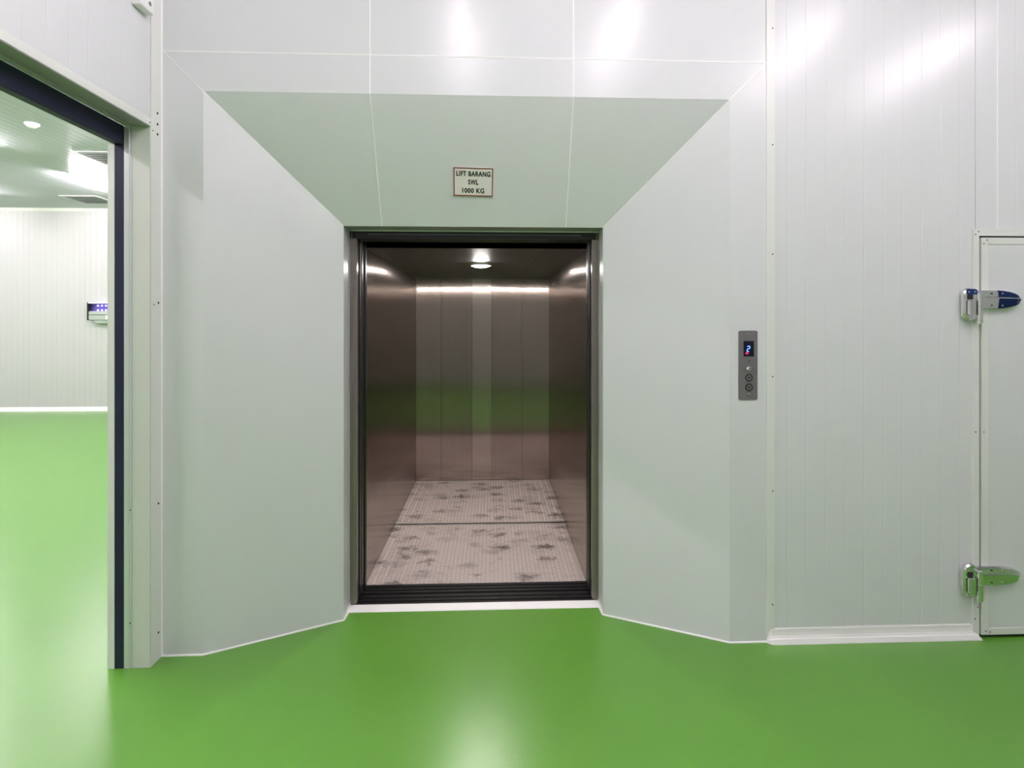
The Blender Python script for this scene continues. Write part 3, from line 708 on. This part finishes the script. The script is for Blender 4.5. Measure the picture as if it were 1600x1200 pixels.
# digit 2 in segments
segs = []
cxm, czm, hw, hh = xpx(459), zpx(436), 0.0068, 0.0135
path = [(-hw, hh*0.72), (-hw*0.5, hh), (hw*0.55, hh), (hw, hh*0.62), (hw*0.8, hh*0.08), (0, 0), (-hw*0.8, -hh*0.12), (-hw, -hh*0.6), (-hw*0.7, -hh), (hw*0.5, -hh)]
bm = bmesh.new()
for p, q in zip(path, path[1:]):
    a = Vector((cxm + p[0] + 0.12*p[1], yp - 0.0014, czm + p[1])); b = Vector((cxm + q[0] + 0.12*q[1], yp - 0.0014, czm + q[1]))
    cyl(bm, a, b - a, 0.0017, (b - a).length, 8)
obj('digit', bm, 'blue_led', cp, label='glowing blue digit 2')
obj('arrow_light', box(xpx(432), xpx(456), yp - 0.0016, yp - 0.0008, zpx(491), zpx(474), 0.0003), 'red_led', cp)
bm = bmesh.new(); lathe(bm, (xpx(466), yp, zpx(645)), (0, -1, 0), [(0.0125, 0), (0.0125, 0.003), (0.010, 0.0065), (0.004, 0.0072)], 24); ks = obj('key_switch', bm, 'chrome', cp, smooth='auto')
obj('key_slot', box(xpx(466) - 0.001, xpx(466) + 0.001, yp - 0.0078, yp - 0.0072, zpx(645) - 0.005, zpx(645) + 0.005), 'cut', cp)
for v, ch in ((737, '\u25b2'), (838, '\u25bc')):
    c = (xpx(465), yp, zpx(v))
    bm = bmesh.new(); ring(bm, c, (0, -1, 0), 0.0135, 0.0190, 0.0025, 28); rg = obj('button_ring', bm, 'ink', cp, smooth='auto')
    bm = bmesh.new(); cyl(bm, c, (0, -1, 0), 0.0125, 0.0035, 24); bt = obj('button', bm, 'plate', cp)
    bm = bmesh.new(); cyl(bm, (c[0], yp - 0.0035, c[2]), (0, -1, 0), 0.0062, 0.0006, 20); obj('button_centre', bm, 'ink', cp)
    s = 1 if v < 800 else -1
    obj('arrow_mark', slab([(c[0] - 0.0028, yp - 0.0041, c[2] - 0.0018*s), (c[0] + 0.0028, yp - 0.0041, c[2] - 0.0018*s), (c[0], yp - 0.0041, c[2] + 0.003*s)], (0, -0.0004, 0)), 'plate', cp)
for v in (281, 906):
    bm = bmesh.new(); lathe(bm, (xpx(463), yp, zpx(v)), (0, -1, 0), [(0.0055, 0), (0.005, 0.0018), (0.002, 0.0026)], 14); obj('screw', bm, 'chrome', cp, smooth='auto')
for u, v in ((417, 655), (515, 657), (466, 564)):
    obj('engraved_mark', box(xpx(u) - 0.0022, xpx(u) + 0.0022, yp - 0.0003, yp, zpx(v) - (0.0025 if v > 600 else 0.005), zpx(v) + (0.0025 if v > 600 else 0.005)), 'ink', cp)

# ------------------------------------------------------------------ small white box high on the left wall
wb = thing('wall_sensor', (XW, 2.51, 3.013), 'small white box with a round hole high on the left wall', 'sensor')
obj('sensor_case', box(XW + 0.0005, XW + 0.044, 2.465, 2.556, 3.013, 3.14, 0.002), 'white_plastic', wb)
bm = bmesh.new(); cyl(bm, (XW + 0.044, 2.524, 3.048), (1, 0, 0), 0.010, 0.001, 20); obj('round_hole', bm, 'plate', wb)
bm = bmesh.new(); ring(bm, (XW + 0.044, 2.524, 3.048), (1, 0, 0), 0.010, 0.012, 0.002, 20); obj('hole_rim', bm, 'white_plastic', wb)

# ------------------------------------------------------------------ neighbouring room fittings
sd = thing('smoke_detector', (-5.02, 5.66, CEIL), 'small round white detector on the neighbouring ceiling', 'detector')
def px_ceiling(x, y, z):
    u = (x - 803)/850; d = (z - CAM_H)*850/(506 - y); ph = math.radians(2.24)
    return d*(u*math.cos(ph) + math.sin(ph)), d*(math.cos(ph) - u*math.sin(ph))
sx_, sy_ = px_ceiling(50, 196, CEIL - 0.02)
sd.location = (sx_, sy_, CEIL); WORLD_LOC[sd.name] = Vector((sx_, sy_, CEIL))
bm = bmesh.new(); lathe(bm, (sx_, sy_, CEIL - 0.0005), (0, 0, -1), [(0.065, 0), (0.065, 0.012), (0.056, 0.020), (0.052, 0.022)], 28); obj('detector_base', bm, 'white_plastic', sd, smooth='auto')
bm = bmesh.new(); lathe(bm, (sx_, sy_, CEIL - 0.0225), (0, 0, -1), [(0.045, 0), (0.044, 0.010), (0.034, 0.019), (0.010, 0.022)], 28); obj('detector_head', bm, 'white_plastic', sd, smooth='auto')

def vent(cx, cy, w_, label):
    v = thing('ceiling_vent', (cx, cy, CEIL), label, 'vent')
    z = CEIL - 0.012
    for nm, a in (('vent_frame', (cx - w_, cx + w_, cy - w_, cy - w_ + 0.035)), ('vent_frame', (cx - w_, cx + w_, cy + w_ - 0.035, cy + w_)),
                  ('vent_frame', (cx - w_, cx - w_ + 0.035, cy - w_ + 0.0355, cy + w_ - 0.0355)), ('vent_frame', (cx + w_ - 0.035, cx + w_, cy - w_ + 0.0355, cy + w_ - 0.0355))):
        obj(nm, box(a[0], a[1], a[2], a[3], z, CEIL - 0.0005), 'panel_room', v)
    obj('vent_throat', box(cx - w_ + 0.036, cx + w_ - 0.036, cy - w_ + 0.036, cy + w_ - 0.036, CEIL - 0.003, CEIL - 0.0005), 'vent_dark', v)
    n = 6
    for k in range(n):
        yy = cy - w_ + 0.036 + (k + 0.5)*(2*w_ - 0.072)/n
        obj('louvre', slab([(cx - w_ + 0.036, yy - 0.022, CEIL - 0.013), (cx - w_ + 0.036, yy + 0.018, CEIL - 0.004), (cx - w_ + 0.036, yy + 0.018, CEIL - 0.006), (cx - w_ + 0.036, yy - 0.022, CEIL - 0.015)], (2*w_ - 0.072, 0, 0)), 'panel_room', v)
vent(-4.87, 7.15, 0.28, 'square ceiling vent nearer the opening, beside the tube light')
vent(-6.85, 9.55, 0.30, 'square ceiling vent close to the far wall of the neighbouring room')

# insect trap on the far wall
ix0, ix1, iz0, iz1 = -7.385, -6.72, 1.665, 1.995
it = thing('insect_trap', ((ix0 + ix1)/2, RY1, iz0), 'steel insect trap lamp with violet lights on the far wall', 'insect trap')
obj('trap_back', box(ix0 + 0.02, ix1 - 0.02, RY1 - 0.03, RY1 - 0.001, iz0 + 0.02, iz1 - 0.01), 'trap_back', it)
obj('side_frame', box(ix0, ix0 + 0.022, RY1 - 0.12, RY1 - 0.001, iz0, iz1, 0.006), 'ink', it)
obj('side_frame', box(ix1 - 0.022, ix1, RY1 - 0.12, RY1 - 0.001, iz0, iz1, 0.006), 'ink', it)
obj('top_cover', box(ix0 + 0.023, ix1 - 0.023, RY1 - 0.12, RY1 - 0.001, iz1 - 0.024, iz1 - 0.002), 'white_plastic', it)
obj('lower_tray', box(ix0 + 0.023, ix1 - 0.023, RY1 - 0.115, RY1 - 0.001, iz0 + 0.004, iz0 + 0.165, 0.01), 'trap_body', it)
obj('guard_bar', box(ix0 + 0.023, ix1 - 0.023, RY1 - 0.120, RY1 - 0.112, iz0 + 0.094, iz0 + 0.104), 'rubber', it)
obj('rating_plate', box(ix0 + 0.33, ix0 + 0.46, RY1 - 0.1175, RY1 - 0.1155, iz0 + 0.02, iz0 + 0.095), 'sign_white', it)
obj('foot_tray', box(ix0 + 0.11, ix1 - 0.11, RY1 - 0.09, RY1 - 0.001, iz0 - 0.055, iz0 + 0.003, 0.006), 'trap_body', it)
for r_, zz in enumerate((iz1 - 0.062, iz1 - 0.145)):
    for k in range(7):
        xx = ix0 + 0.145 + k*0.072
        bm = bmesh.new(); bmesh.ops.create_uvsphere(bm, u_segments=10, v_segments=6, radius=0.013, matrix=Matrix.Translation((xx, RY1 - 0.045, zz)))
        obj('violet_led', bm, 'uv_led', it, smooth=True)
